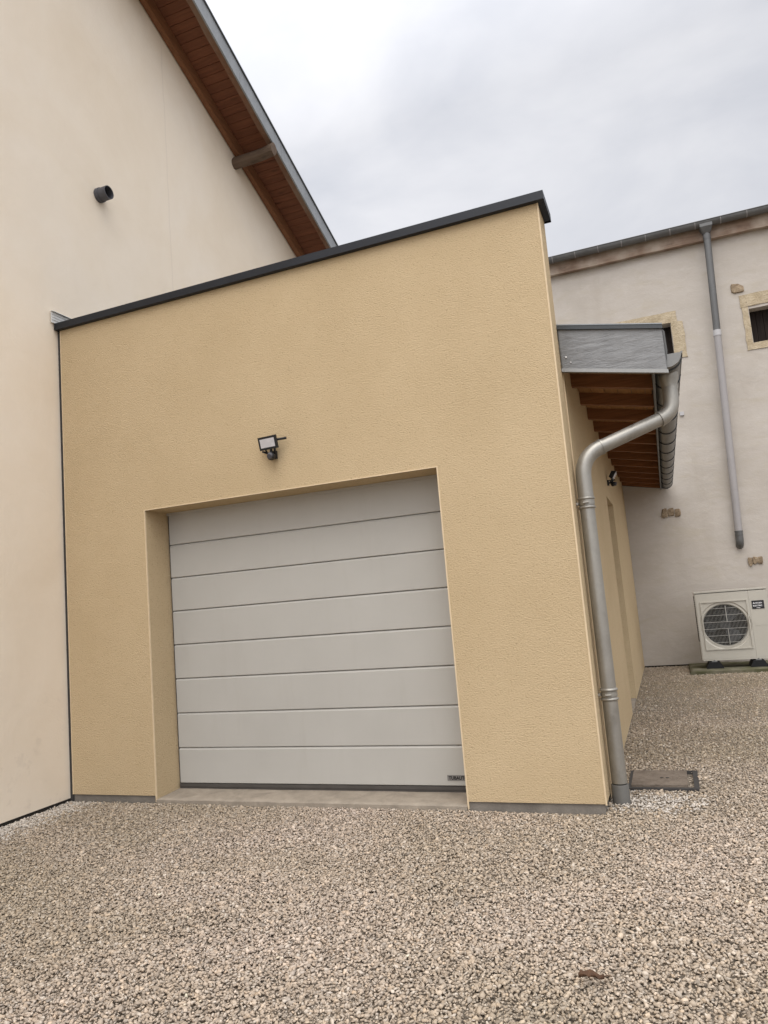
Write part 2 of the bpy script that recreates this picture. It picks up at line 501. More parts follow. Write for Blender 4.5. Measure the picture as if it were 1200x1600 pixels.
# plinths
for xa, xc in ((.02, OL - .002), (OR + .002, W - .012)):
    bm = B(); box(bm, xa, xc, .014, .3, -.12, .0295); bevel(bm, .004, 1); obj('plinth', bm, MT['plinth'], gar)
for ya, yb in ((.31, 3.735), (4.865, D)):
    bm = B(); box(bm, W - .06, W - .014, ya, yb, -.12, -.0185); obj('side_plinth', bm, MT['base'], gar)
bm = B(); box(bm, W - .19, W - .006, 3.742, 4.858, -.12, -.010); bevel(bm, .004, 1); obj('side_threshold', bm, MT['concrete'], gar)
# threshold slab in the door opening
bm = B(); nx, ny = 40, 6
gv = []
for j in range(ny + 1):
    row = []
    for i in range(nx + 1):
        x = OL + .003 + (OR - OL - .006) * i / nx; y = -.012 + .40 * j / ny
        z = .004 + .010 * j / ny + .0035 * mnoise.noise(Vector((x * 3, y * 5, 1)))
        if j == 0: y += .006 * mnoise.noise(Vector((x * 4, 0, 3))); z -= .004
        row.append(bm.verts.new((x, y, z)))
    gv.append(row)
for j in range(ny):
    for i in range(nx): bm.faces.new((gv[j][i], gv[j][i + 1], gv[j + 1][i + 1], gv[j + 1][i])).smooth = True
low = [bm.verts.new((vv.co.x, vv.co.y - .002, -.12)) for vv in gv[0]]
for i in range(nx): bm.faces.new((low[i], low[i + 1], gv[0][i + 1], gv[0][i]))
obj('threshold', bm, MT['concrete'], gar)
# sectional door
bm = B()
box(bm, OL + .002, OR - .002, DY + .045, DY + .058, .012, OH - .002)
box(bm, OL + .001, OL + .016, DY + .012, DY + .044, .012, OH - .03)
door = obj('garage_door', bm, MT['seal'], gar, label='pale grey sectional door of eight horizontal panels')
zs = [.056] + [.352 + .2945 * k for k in range(7)] + [OH - .002]
dx0, dx1 = OL + .018, OR + .05
for k in range(8):
    z0, z1 = zs[k], zs[k + 1]; r = .009
    bm = B()
    prof = [(DY + .045, z0 + .0015), (DY + .012, z0 + .0015), (DY + .003, z0 + .003), (DY, z0 + .007), (DY, z1 - .017),
            (DY + .010, z1 - .0045), (DY + .016, z1 - .0012), (DY + .045, z1 - .0015)]
    if k == 7: prof[4:] = [(DY, z1), (DY + .045, z1)]
    prism(bm, [(dx0, y, z) for y, z in prof], (OR - .004 - dx0, 0, 0))
    obj('panel', bm, MT['door'], door)
bm = B(); box(bm, dx0 - .008, OR - .003, DY - .004, DY + .03, .030, .0545); bevel(bm, .004, 2)
box(bm, dx0 - .010, OR - .003, DY + .002, DY + .03, .013, .030)
obj('bottom_seal', bm, MT['seal'], door)
bm = B(); box(bm, OL + .004, OR - .004, DY - .012, DY + .01, OH - .022, OH - .001); obj('head_trim', bm, MT['door'], door)
bm = B(); box(bm, 3.334, 3.515, DY - .0035, DY + .002, .096, .137); bevel(bm, .002, 1)
obj('name_plate', bm, MT['badge_grey'], door)
bm = text_mesh('TUBAUTO', .034, (3.345, DY - .0037, .105), (1, 0, 0), (0, 0, 1), (0, -1, 0), .0008, .0012, .93)
obj('lettering', bm, MT['ink'], door)
# coping
bm = B()
box(bm, -.0, W + .050, -.046, .335, TOP + .054, TOP + .060)
box(bm, -.0, W + .050, -.046, -.042, TOP - .004, TOP + .054)
box(bm, W + .046, W + .050, -.042, .335, TOP - .004, TOP + .054)
box(bm, 0, W + .046, .331, .335, TOP - .004, TOP + .054)
box(bm, 0, .004, -.042, .331, TOP - .004, TOP + .054)
box(bm, 0.006, W + .044, -.040, -.0005, TOP - .004, TOP + .001)
box(bm, W + .0006, W + .044, -.0003, .30, TOP - .004, TOP + .001)
obj('coping', bm, MT['coping'], gar)

def shear(bm):
    for q in bm.verts: q.co.z += .010 * (q.co.y - .6)
    return bm
# roof deck falling to the right behind the parapet, and its eaves
def rz(x): return 3.40 - SL * (x - W)
bm = B()
prism(bm, [(0.02, .335, rz(0.02)), (5.16, .335, rz(5.16)), (5.16, .335, rz(5.16) - .11), (W - .1, .335, rz(W - .1) - .11), (W - .1, .335, rz(W - .1) - .25), (.02, .335, rz(.02) - .25)], (0, D - .06 - .335, 0))
roof = obj('roof', shear(bm), MT['zinc_old'], gar)
bm = B()     # soffit boards running along the eaves
zb = lambda x: 3.198 - SL * (x - W)
xb = W + .004
while xb < 5.11:
    x1 = min(xb + .112, 5.118)
    prism(bm, [(xb, .345, zb(xb)), (x1 - .004, .345, zb(x1 - .004)), (x1 - .004, .345, zb(x1 - .004) + .02), (xb, .345, zb(xb) + .02)], (0, D - .07 - .345, 0))
    xb = x1
obj('soffit', shear(bm), MT['wood_soffit'], roof)
zr = lambda x: 3.090 - SL * (x - W)
ry = [.955 + .68 * k for k in range(11)] + [8.36]
for y in ry:
    bm = B(); x0, x1 = W - .02, 5.120
    prism(bm, [(x0, y, zr(x0)), (x1, y, zr(x1)), (x1, y, zb(x1) - .001), (x0, y, zb(x0) - .001)], (0, .062, 0))
    obj('rafter', shear(bm), MT['wood_rafter'], roof)
bm = B(); box(bm, 5.121, 5.139, .345, D - .06, 2.935, 3.16); obj('eaves_board', shear(bm), MT['zinc_dark'], roof)
# far verge strip
bm = B(); prism(bm, [(W + .004, 8.425, 3.085), (5.25, 8.425, 3.085 - SL * .75), (5.25, 8.425, 3.26 - SL * .75), (W + .004, 8.425, 3.26)], (0, .02, 0))
obj('far_verge', shear(bm), MT['zinc_dark'], roof)
# crinkled zinc verge panel at the front
px0, px1 = W + .003, 5.222
pt = lambda x: 3.385 - SL * (x - W); pb = lambda x: 3.052 - SL * (x - W)
bm = B()
nx, nz_ = 60, 26
G = []
for j in range(nz_ + 1):
    row = []
    for i in range(nx + 1):
        x = px0 + (px1 - px0) * i / nx; t = j / nz_
        z = pb(x) + (pt(x) - pb(x)) * t
        e = min(1, 5 * min(i / nx, 1 - i / nx, t, 1 - t))
        y = .312 - .004 * e * mnoise.noise(Vector((x * 5, z * 45 + x * 1.5, 2.)))
        row.append(bm.verts.new((x, y, z)))
    G.append(row)
for j in range(nz_):
    for i in range(nx): bm.faces.new((G[j][i], G[j][i + 1], G[j + 1][i + 1], G[j + 1][i])).smooth = True
ring = [G[0][i] for i in range(nx + 1)] + [G[j][nx] for j in range(1, nz_ + 1)] + [G[nz_][i] for i in range(nx - 1, -1, -1)] + [G[j][0] for j in range(nz_ - 1, 0, -1)]
bk = [bm.verts.new((q.co.x, .336, q.co.z)) for q in ring]
for i in range(len(ring)):
    k = (i + 1) % len(ring); bm.faces.new((ring[i], bk[i], bk[k], ring[k]))
bm.faces.new(bk)
obj('verge_panel', bm, MT['zinc_panel'], roof)
bm = B()     # dark folded cap along the top of the panel
prism(bm, [(px0, .296, pt(px0) - .018), (px1 + .004, .296, pt(px1) - .018), (px1 + .004, .296, pt(px1) + .012), (px0, .296, pt(px0) + .012)], (0, .06, 0))
obj('verge_cap', bm, MT['cap_dark'], roof)
bm = B()
prism(bm, [(px0, .293, pt(px0) + .0125), (px1 + .004, .293, pt(px1) + .0125), (px1 + .004, .293, pt(px1) + .020), (px0, .293, pt(px0) + .020)], (0, .10, 0))
obj('verge_cap_fold', bm, MT['zinc_verge'], roof)
bm = B()     # bright drip strip under the panel
prism(bm, [(px0, .300, pb(px0) - .012), (px1 + .006, .300, pb(px1) - .012), (px1 + .006, .306, pb(px1) + .016), (px0, .306, pb(px0) + .016)], (0, .034, 0))
bevel(bm, .004, 2)
obj('drip_strip', bm, MT['zinc'], roof)
bm = B()     # folded end of the verge, turned back to the gutter
prism(bm, [(px1 + .003, .318, pt(px1) - .02), (px1 + .012, .34, pt(px1) - .03), (px1 + .014, .345, pt(px1) - .17), (px1 + .003, .335, pt(px1) - .24)], (.004, .004, 0))
obj('verge_end', bm, MT['zinc_old'], roof)
for xr, zr_, rr_ in ((W + .045, 3.145, .006), (W + .075, 3.10, .004)):
    bm = B(); tube(bm, [(xr, .318, zr_), (xr, .302, zr_)], rr_, 10); obj('rivet', bm, MT['badge_white'], roof)
# flashing along the left house, upper edge of the roof
bm = B()
box(bm, .003, .012, -.085, 8.0, TOP + .0605, TOP + .165)
for k in range(3): box(bm, .012, .017, -.083, 8.0, TOP + .088 + .026 * k, TOP + .094 + .026 * k)
box(bm, .003, .03, -.09, 8.0, TOP + .165, TOP + .170)
obj('wall_flashing', bm, MT['flash'], gar)
bm = B(); box(bm, -.0072, .0275, .004, .05, -.03, TOP - .01); obj('joint_shade_strip', bm, MT['joint_shade'], gar)  # dark strip added in the open joint so the gap looks shaded

# half-round gutter with rolled front bead and brackets
GX, GY0, GY1, GR = 5.232, .345, 8.37, .094
gz = 3.040
def gutter_mesh(bm, axis, c, r, a0, a1, t=.003, seg=18, bead_r=.008, bead_side=1):
    """half-round channel along an axis ('y' or 'x'); c = (cross, z)"""
    rings = []
    for s in (a0, a1):
        ring = []
        for rr, order in ((r, range(seg + 1)), (r - t, range(seg, -1, -1))):
            for k in order:
                a = math.pi + math.pi * k / seg
                q, z = c[0] + rr * math.cos(a), c[1] + rr * math.sin(a)
                ring.append(bm.verts.new((q, s, z) if axis == 'y' else (s, q, z)))
        rings.append(ring)
    n = len(rings[0])
    for k in range(n):
        f = bm.faces.new((rings[0][k], rings[0][(k + 1) % n], rings[1][(k + 1) % n], rings[1][k]))
        f.smooth = k != seg and k != n - 1
    for s in (a0, a1):      # stop ends
        pts = []
        for k in range(seg + 1):
            a = math.pi + math.pi * k / seg
            q, z = c[0] + (r + .001) * math.cos(a), c[1] + (r + .001) * math.sin(a)
            pts.append((q, s, z) if axis == 'y' else (s, q, z))
        e = .002 if s == a1 else -.002
        prism(bm, pts, (0, e, 0) if axis == 'y' else (e, 0, 0))
    q = c[0] + bead_side * (r + bead_r * .4)
    tube(bm, [((q, s, c[1]) if axis == 'y' else (s, q, c[1])) for s in (a0, a1)], bead_r, 10)
bm = B(); gutter_mesh(bm, 'y', (GX, gz), GR, GY0, GY1)
gut = obj('gutter', shear(bm), MT['zinc'], roof)
def hoop(bm, y, w, r0=GR + .0005, r1=GR + .009):
    pts = []
    for rr, order in ((r0, range(17)), (r1, range(16, -1, -1))):
        for k in order:
            a = math.pi + math.pi * k / 16; pts.append((GX + rr * math.cos(a), y, gz + rr * math.sin(a)))
    prism(bm, pts, (0, w, 0))
for y in [.42] + [y + .02 for y in ry]:
    bm = B(); hoop(bm, y, .028)
    box(bm, GX + GR - .006, GX + GR + .012, y, y + .028, gz - .006, gz + .012)
    obj('gutter_bracket', shear(bm), MT['cap_dark'], roof)
# side door in its recess
bm = B(); box(bm, W - .215, W - .165, 3.745, 4.855, -.04, 2.47)
for z0, z1 in ((.18, 1.0), (1.15, 2.3)):
    for y0, y1 in ((3.9, 4.25), (4.36, 4.71)): box(bm, W - .1655, W - .158, y0, y1, z0, z1)
bevel(bm, .004, 1)
sdoor = obj('side_door', bm, MT['door'], gar)
bm = B(); tube(bm, [(W - .16, 3.86, 1.05), (W - .10, 3.86, 1.05), (W - .10, 3.98, 1.05)], .009, 8); obj('handle', bm, MT['zinc'], sdoor)

# ------------------------------------------------------------------ downpipe of the garage
PX, PY, PR = 4.570, .275, .052
dp = thing('downpipe', (PX, PY, 0), 'thick grey zinc downpipe with two swan-neck bends at the right corner of the yellow garage', 'downpipe')
A0 = Vector((GX, .60, gz - GR + .015)); A1 = Vector((GX - .004, .585, 2.66)); A2 = Vector((PX, PY, 2.385)); A3 = Vector((PX, PY, 1.9))
bm = B()
tube(bm, [A0 + Vector((0, 0, .0)), A0 + Vector((0, 0, -.045)), A0 + Vector((0, 0, -.075)), A0 + Vector((0, 0, -.12))], [.070, .066, .057, .056], 28)
obj('outlet', bm, MT['zinc_pipe'], dp)
e1 = bend(A0, A1, A2, .11, 10); e2 = bend(A1, A2, A3, .16, 10)
bm = B(); tube(bm, [A0 + Vector((0, 0, -.09))] + e1, PR + .003, 28); obj('upper_elbow', bm, MT['zinc_pipe'], dp)
dirn = (A2 - A1).normalized()
bm = B(); tube(bm, [e1[-1] - dirn * .03, e2[0] + dirn * .03], PR - .001, 28); obj('slanting_pipe', bm, MT['zinc_pipe'], dp)
for pa, pc in ((e1[-1] - dirn * .004, e1[-1] + dirn * .010), (e2[0] - dirn * .012, e2[0] + dirn * .004), (A0 + Vector((0, 0, -.118)), A0 + Vector((0, 0, -.128)))):
    bm = B(); tube(bm, [pa, pc], PR + .006, 28); obj('pipe_joint', bm, MT['zinc_pipe'], dp)
bm = B(); tube(bm, e2 + [(PX, PY, 2.05)], PR + .003, 28); obj('lower_elbow', bm, MT['zinc_pipe'], dp)
bm = B(); tube(bm, [(PX, PY, 2.07), (PX, PY, .10)], PR, 28); obj('pipe', bm, MT['zinc_pipe'], dp)
for z in (2.04, .695):
    bm = B()
    tube(bm, [(PX, PY, z - .013), (PX, PY, z + .013)], PR + .0045, 28)
    for dz in (-.032, .032):
        pts = [(PX, PY, z + dz + q) for q in (-.011, -.006, 0, .006, .011)]
        tube(bm, pts, [PR + .001, PR + .008, PR + .0105, PR + .008, PR + .001], 28)
    box(bm, W - .0, PX - PR - .001, PY - .008, PY + .008, z - .008, z + .008)
    tube(bm, [(PX - .02, PY - PR - .010, z), (PX + .02, PY - PR - .010, z)], .007, 8)
    tube(bm, [(PX - PR - .012, PY - .03, z), (PX - PR - .012, PY + .0, z)], .010, 8)
    obj('pipe_collar', bm, MT['zinc_pipe'], dp)
bm = B(); tube(bm, [(PX, PY, -.10), (PX, PY, .088), (PX, PY, .092)], [PR + .006, PR + .006, PR + .002], 28)
obj('ground_boot', bm, plain('grey_boot', (.11, .105, .095), .65), dp)

# ------------------------------------------------------------------ floodlights
def floodlight(loc, rotz, label, pan, tilt):
    """origin on the wall; local -y points away from the wall"""
    t = thing('floodlight', loc, label, 'floodlight', 'floodlights on the garage walls')
    L0 = Vector(loc)
    def P(bm, mat, name, parent, rot=None, about=(0, 0, 0)):
        if rot is not None: bmesh.ops.rotate(bm, cent=about, matrix=rot, verts=bm.verts[:])
        bmesh.ops.rotate(bm, cent=(0, 0, 0), matrix=Matrix.Rotation(rotz, 3, 'Z'), verts=bm.verts[:])
        bmesh.ops.translate(bm, vec=L0, verts=bm.verts[:])
        return obj(name, bm, mat, parent)
    R = Matrix.Rotation(pan, 3, 'Z') @ Matrix.Rotation(tilt, 3, 'X'); c = (0, -.075, .08)
    bm = B(); box(bm, -.028, .028, -.022, -.0005, -.045, .02); bevel(bm, .006, 2)       # wall box
    box(bm, -.055, -.045, -.10, -.004, .0, .014)
    P(bm, MT['black'], 'wall_bracket', t)
    bm = B()
    tube(bm, [(-.0, -.02, -.02), (.03, -.05, -.01), (.05, -.075, .05)], .009, 8); tube(bm, [(-.02, -.02, -.02), (-.035, -.05, .0), (-.04, -.07, .03)], .007, 8)
    P(bm, MT['black'], 'arm', t)
    bm = B()
    prism(bm, [(-.086, -.10, .026), (.086, -.10, .026), (.086, -.10, .132), (-.086, -.10, .132)], (0, .018, 0)); bevel(bm, .004, 2)
    prism(bm, [(-.055, -.0815, .035), (.055, -.0815, .035), (.055, -.0815, .125), (-.055, -.0815, .125)], (0, .022, 0))
    for k in range(6): box(bm, -.048 + .018 * k, -.043 + .018 * k, -.0595, -.046, .04, .12)
    h = P(bm, MT['black'], 'housing', t, R, c)
    bm = B(); box(bm, -.068, .068, -.103, -.1005, .044, .114); P(bm, MT['white_glass'], 'glass', h, R, c)
    bm = B()      # motion sensor on a stub under the lamp
    tube(bm, [(.005, -.06, .035), (.008, -.066, -.012)], .011, 10)
    tube(bm, [(.008, -.066, -.010), (.009, -.070, -.022), (.010, -.075, -.040), (.010, -.080, -.056)], [.018, .034, .034, .024], 16)
    s = P(bm, MT['black'], 'sensor', t)
    bm = B(); tube(bm, [(.010, -.088, -.030), (.010, -.108, -.040)], [.027, .020], 14); P(bm, MT['vent'], 'sensor_lens', s)
    bm = B(); tube(bm, [(.060, -.070, .095), (.145, -.055, .100)], .010, 8); P(bm, MT['black'], 'cable_stub', t)
    return t
floodlight((2.215, 0, 2.715), 0, 'black floodlight with pale glass and motion sensor above the garage door', math.radians(-6), math.radians(14))
floodlight((W, 4.20, 2.70), math.radians(90), 'black floodlight on the side wall under the rafters, seen edge-on', math.radians(0), math.radians(32))

# ------------------------------------------------------------------ left house
MS = .43
house = thing('house', (-4, 0, 0), 'tall cream plastered house with a gable and wooden overhanging roof edge left of the garage', 'house')
RY = -2.0
def hz(y, off): return off - MS * (y if y > RY else 2 * RY - y)
y0, y1 = -10.8, 6.8
bm = B()
HX = -.008
gp = [(HX, y0, -.004), (HX, y1, -.004), (HX, y1, hz(y1, 9.62)), (HX, RY, hz(RY, 9.62)), (HX, y0, hz(y0, 9.62))]
prism(bm, gp, (-8, 0, 0))
hw = obj('wall', bm, MT['plaster'], house, origin=(0, 0, 0))
bm = B(); box(bm, -8, -.018, y0 + .02, y1 - .02, -.12, -.0045); obj('base', bm, MT['base'], house)
def slope_bar(bm, x0, x1, ya, yb, lo, hi):
    prism(bm, [(x0, ya, hz(ya, lo)), (x0, yb, hz(yb, lo)), (x0, yb, hz(yb, hi)), (x0, ya, hz(ya, hi))], (x1 - x0, 0, 0))
bm = B()
slope_bar(bm, -8.2, .606, RY, 7.2, 9.645, 9.70); slope_bar(bm, -8.2, .606, RY, -11.2, 9.645, 9.70)
hr = obj('roof', bm, MT['tiles'], house)
for ya, yb in ((RY + .0, 7.15), (RY - .0, -11.15)):
    bm = B()      # tongue-and-groove lining, boards across the overhang
    y = ya; st = .105 if yb > ya else -.105
    while (y < yb) if st > 0 else (y > yb):
        slope_bar(bm, .006, .608, y, y + st * .93, 9.622, 9.643); y += st
    obj('soffit', bm, MT['wood_lining'], hr)
    bm = B(); slope_bar(bm, .005, .078, ya, yb, 9.435, 9.621); obj('wall_rafter', bm, MT['wood_edge'], hr)
    bm = B(); n = 60; prev = None      # wavy weathered edge board
    for i in range(n + 1):
        y = ya + (yb - ya) * i / n
        w = .018 * mnoise.noise(Vector((y * 1.1, 3, 7))) + .010 * mnoise.noise(Vector((y * 3.7, 1, 2)))
        z = hz(y, 9.47) ; x0 = .525 + w
        cur = [bm.verts.new(p) for p in ((x0, y, z + w * .5), (.611, y, z), (.611, y, hz(y, 9.621)), (x0, y, hz(y, 9.621)))]
        if prev:
            for k in range(4): bm.faces.new((prev[k], prev[(k + 1) % 4], cur[(k + 1) % 4], cur[k]))
        else: bm.faces.new(cur)
        prev = cur
    bm.faces.new(prev)
    obj('edge_board', bm, MT['wood_verge'], hr)
    bm = B(); slope_bar(bm, .612, .622, ya, yb, 9.44, 9.715); slope_bar(bm, .622, .634, ya, yb, 9.44, 9.455)
    s = 1 if yb > ya else -1
    y = ya + s * .4
    while abs(y - ya) < abs(yb - ya):
        slope_bar(bm, .6222, .6255, y, y + .012 * s, 9.455, 9.70); y += s * 1.05
    obj('verge_flashing', bm, MT['zinc_verge'], hr)
    bm = B(); slope_bar(bm, .56, .640, ya, yb, 9.7155, 9.735); obj('verge_cap', bm, MT['zinc_dark'], hr)
for y in (1.06, 3.36, 5.66, -1.3, -3.6, -6.0):
    bm = B(); zt = hz(y, 9.43) - .045
    n = 10; prev = None
    for i in range(n + 1):
        x = -.3 + .935 * i / n
        j = .010 * mnoise.noise(Vector((x * 6, y, 1))); k = .010 * mnoise.noise(Vector((x * 5, y, 8)))
        sh = 0 if x < .45 else (x - .45) * .18
        pr = []
        for q in range(14):
            a = 2 * math.pi * q / 14; cs, sn = math.cos(a), math.sin(a)
            u = .074 * math.copysign(abs(cs) ** .7, cs) * (1 + .10 * mnoise.noise(Vector((x * 3, q * .9, y)))); w_ = .096 * math.copysign(abs(sn) ** .7, sn) * (1 + .08 * mnoise.noise(Vector((x * 3, q * .9, y + 5))))
            pr.append((x, y + .045 + u * .757 + w_ * .60, zt - .07 - u * .653 + w_ * .80 + sh * .7))
        cur = [bm.verts.new(p) for p in pr]
        if prev:
            for q in range(14): bm.faces.new((prev[q], prev[(q + 1) % 14], cur[(q + 1) % 14], cur[q]))
        else: bm.faces.new(cur)
        prev = cur
    bm.faces.new(prev)
    obj('purlin', bm, MT['wood_purlin'], house)
bm = B(); hollow(bm, (-.1, .615, 5.915), (.13, .615, 5.915), .069, .063); hollow(bm, (-.006, .615, 5.915), (.035, .615, 5.915), .075, .0695)
vp = obj('vent_pipe', bm, MT['vent'], house, label='short dark grey vent pipe stub')
bm = B(); tube(bm, [(.02, .615, 5.915), (.03, .615, 5.915)], .0625, 24); obj('vent_throat', bm, MT['inside'], vp)

# ------------------------------------------------------------------ barn at the back
barn = thing('barn', (7, D, 0), 'old grey plastered barn with stone-framed openings behind the garage', 'barn')
H1 = (6.905, 7.93, 5.335, 5.94); H2 = (4.60, 5.645, 5.30, 5.965)
bm = B()
wall_grid(bm, lambda x, z: (x, D, z), 0.0, 16., -.004, 7.30, [H1, H2], (0, .32, 0))
prism(bm, [(0, D + .5, .02), (16, D + .5, .02), (16, D + .5, 7.3), (0, D + .5, 7.3)], (0, 7, 0))
quad(bm, (16, D, .02), (16, D + .5, .02), (16, D + .5, 7.3), (16, D, 7.3)); quad(bm, (0, D, .02), (0, D + .5, .02), (0, D + .5, 7.3), (0, D, 7.3))
bw_ = obj('wall', bm, MT['barn'], barn, recalc=False)
bm = B(); box(bm, 0, 16, D + .02, D + .4, -.12, -.0045); obj('base', bm, MT['base'], barn)
bm = B()      # rough wall plate beam under the eaves, of several lengths
n = 90; prev = None
for i in range(n + 1):
    x = 0.0 + 16 * i / n
    j = .022 * mnoise.noise(Vector((x * 1.4, 0, 0))) + .010 * mnoise.noise(Vector((x * 5, 4, 0)))
    cur = [bm.verts.new(p) for p in ((x, D - .12 + j, 7.285 + j), (x, D + .3, 7.30), (x, D + .3, 7.53), (x, D - .12 + j * .5, 7.52))]
    if prev:
        for q in range(4): bm.faces.new((prev[q], prev[(q + 1) % 4], cur[(q + 1) % 4], cur[q]))
    else: bm.faces.new(cur)
    prev = cur
bm.faces.new(prev)
obj('wall_plate', bm, MT['wood_plate'], barn)
bm = B(); prism(bm, [(0, D - .2, 7.535), (0, D - .2, 7.575), (0, D + 4, 7.575 + 4.2 * .3), (0, D + 7.6, 7.575 + .6 * .3), (0, D + 7.6, 7.535 + .6 * .3), (0, D + 4, 7.535 + 4.2 * .3)], (16, 0, 0))
br = obj('roof', bm, MT['tiles'], barn)
bm = B(); gutter_mesh(bm, 'x', (D - .235, 7.555), .085, 0.2, 15.8, bead_side=-1)
obj('gutter', bm, MT['zinc_old'], br)
x = .9
while x < 15.5:
    pts = []
    for rr, order in ((.0855, range(13)), (.0895, range(12, -1, -1))):
        for k in order:
            a = math.pi + math.pi * k / 12; pts.append((x, D - .235 + rr * math.cos(a), 7.555 + rr * math.sin(a)))
    bm = B(); prism(bm, pts, (.012, 0, 0)); x += .41
    obj('gutter_bracket', bm, MT['pvc'], br)

def rough_block(bm, x0, x1, z0, z1, y0, y1, seed, amp=.008, taper=None):
    nx = max(2, int((x1 - x0) / .06)); nz = max(2, int((z1 - z0) / .06)); grid = []
    for j in range(nz + 1):
        row = []
        for i in range(nx + 1):
            x = x0 + (x1 - x0) * i / nx; z = z0 + (z1 - z0) * j / nz
            nv = mnoise.noise_vector(Vector((x * 7, z * 7, seed)))
            x_ = x + nv.x * amp; z_ = z + nv.z * amp
            row.append(bm.verts.new((x_, y0 + nv.y * amp * .5, z_)))
        grid.append(row)
    for j in range(nz):
        for i in range(nx): bm.faces.new((grid[j][i], grid[j][i + 1], grid[j + 1][i + 1], grid[j + 1][i]))
    ring = grid[0] + [grid[j][nx] for j in range(1, nz + 1)] + grid[nz][-2::-1] + [grid[j][0] for j in range(nz - 1, 0, -1)]
    bk = [bm.verts.new((q.co.x, y1, q.co.z)) for q in ring]
    for i in range(len(ring)):
        k = (i + 1) % len(ring); bm.faces.new((ring[i], bk[i], bk[k], ring[k]))

def barn_window(h, lint, label, sill, lj, rj):
    x0, x1, z0, z1 = h
    bm = B()
    for k in range(9):
        w = (x1 - x0) / 9
        box(bm, x0 + w * k + .004, x0 + w * (k + 1) - .004, D + .20 + .004 * (k % 3), D + .24, z0 + .002, z1 - .002)
    box(bm, x0, x1, D + .241, D + .26, z0, z1)
    w = obj('window', bm, MT['wood_black'], barn, label=label)
    for nm, (a, b, c, d), s in (('lintel', lint, 1), ('sill', sill, 2), ('jamb', lj, 3), ('jamb', rj, 4)):
        bm = B(); rough_block(bm, a, b, c, d, D - .014, D + .15, s + x0, .015); obj(nm, bm, MT['stone'], w)
barn_window(H1, (6.785, 8.10, 5.985, 6.20), 'dark boarded opening framed in yellow stone, right of the barn downpipe', (6.80, 8.05, 5.215, 5.330), (6.80, 6.900, 5.335, 5.980), (7.935, 8.05, 5.335, 5.980))
barn_window(H2, (4.42, 5.752, 5.970, 6.165), 'dark opening framed in yellow stone, half hidden by the zinc eaves', (4.5, 5.64, 5.16, 5.296), (4.42, 4.595, 5.30, 5.966), (5.65, 5.85, 5.30, 5.966))

def exposed(x0, x1, z0, z1, k, seed, label):
    r = random.Random(seed); bm = B()
    for i in range(k):
        cx = x0 + (x1 - x0) * (i + .5) / k; hw_ = (x1 - x0) / k * .54; hh = (z1 - z0) * r.uniform(.38, .52)
        cz = (z0 + z1) / 2 + r.uniform(-.15, .15) * (z1 - z0)
        pts = []
        for q in range(22):
            a = r.uniform(0, 6.283); e = r.uniform(.75, 1.)
            sq_ = lambda v: math.copysign(abs(v) ** .45, v)
            pts.append((cx + hw_ * e * sq_(math.cos(a)), D + r.choice((-.028, -.020, -.012, .02)), cz + hh * e * sq_(math.sin(a))))
        h = hull_stone(pts); me = bpy.data.meshes.new('t'); h.to_mesh(me); h.free(); bm.from_mesh(me); bpy.data.meshes.remove(me)
    obj('exposed_stone', bm, MT['rubble'], bw_, label=label)
exposed(6.67, 6.885, 6.225, 6.465, 1, 3, 'squarish brown stone above the framed opening')
exposed(5.09, 5.40, 2.50, 2.68, 3, 5, 'row of brown rubble stones below the eaves')
exposed(6.33, 6.56, 1.55, 1.725, 3, 9, 'row of brown rubble stones under the cut-off downpipe')
bm = B(); box(bm, 5.60, 5.665, D - .03, D + .02, 4.27, 4.335); bevel(bm, .006, 2); obj('junction_box', bm, MT['pvc_light'], bw_)

# barn downpipe, zinc above and plastic below, slightly out of plumb
TA, TB = Vector((6.405, D - .20, 7.30)), Vector((6.245, D - .095, 1.93))
bp = thing('downpipe', (TB.x, TB.y, TB.z), 'slim grey downpipe cut off halfway down the barn wall, zinc above and pale plastic below', 'downpipe')
def at(z): return TA + (TB - TA) * ((TA.z - z) / (TA.z - TB.z))
bm = B()
a = [(TA.x + q * .1, D - .235 + s * .09, 7.50) for q, s in ((-1, -1), (1, -1), (1, 1), (-1, 1))]
b_ = [(TA.x + q * .1, D - .235 + s * .09, 7.445) for q, s in ((-1, -1), (1, -1), (1, 1), (-1, 1))]
c_ = [(TA.x + q * .052, TA.y + s * .052, 7.345) for q, s in ((-1, -1), (1, -1), (1, 1), (-1, 1))]
R3 = [[bm.verts.new(p) for p in r_] for r_ in (a, b_, c_)]
for q, w_ in zip(R3, R3[1:]):
    for k in range(4): bm.faces.new((q[k], q[(k + 1) % 4], w_[(k + 1) % 4], w_[k]))
bm.faces.new(R3[0]); bm.faces.new(R3[2]); bevel(bm, .008, 2)
obj('hopper', bm, MT['zinc_old'], bp)
bm = B(); tube(bm, [at(7.35), at(5.60)], .058, 20); tube(bm, [at(7.33), at(7.25)], .062, 20); obj('upper_pipe', bm, MT['zinc_old'], bp)
bm = B(); tube(bm, [at(5.62), at(5.52)], .065, 20); obj('coupling', bm, MT['pvc_light'], bp)
bm = B(); tube(bm, [at(5.53), at(2.1)], .059, 20); tube(bm, [at(2.862), at(2.85)], .0605, 20); obj('lower_pipe', bm, MT['pvc'], bp)
bm = B(); e = bend(at(2.2), at(1.95), at(1.95) + Vector((0, .2, -.06)), .06, 6); tube(bm, [at(2.15)] + e + [at(1.95) + Vector((0, .2, -.06))], .062, 20); tube(bm, [at(2.16), at(2.14)], .066, 20)
tube(bm, [at(2.10), at(2.085)], .066, 20)
obj('end_elbow', bm, MT['zinc_old'], bp)

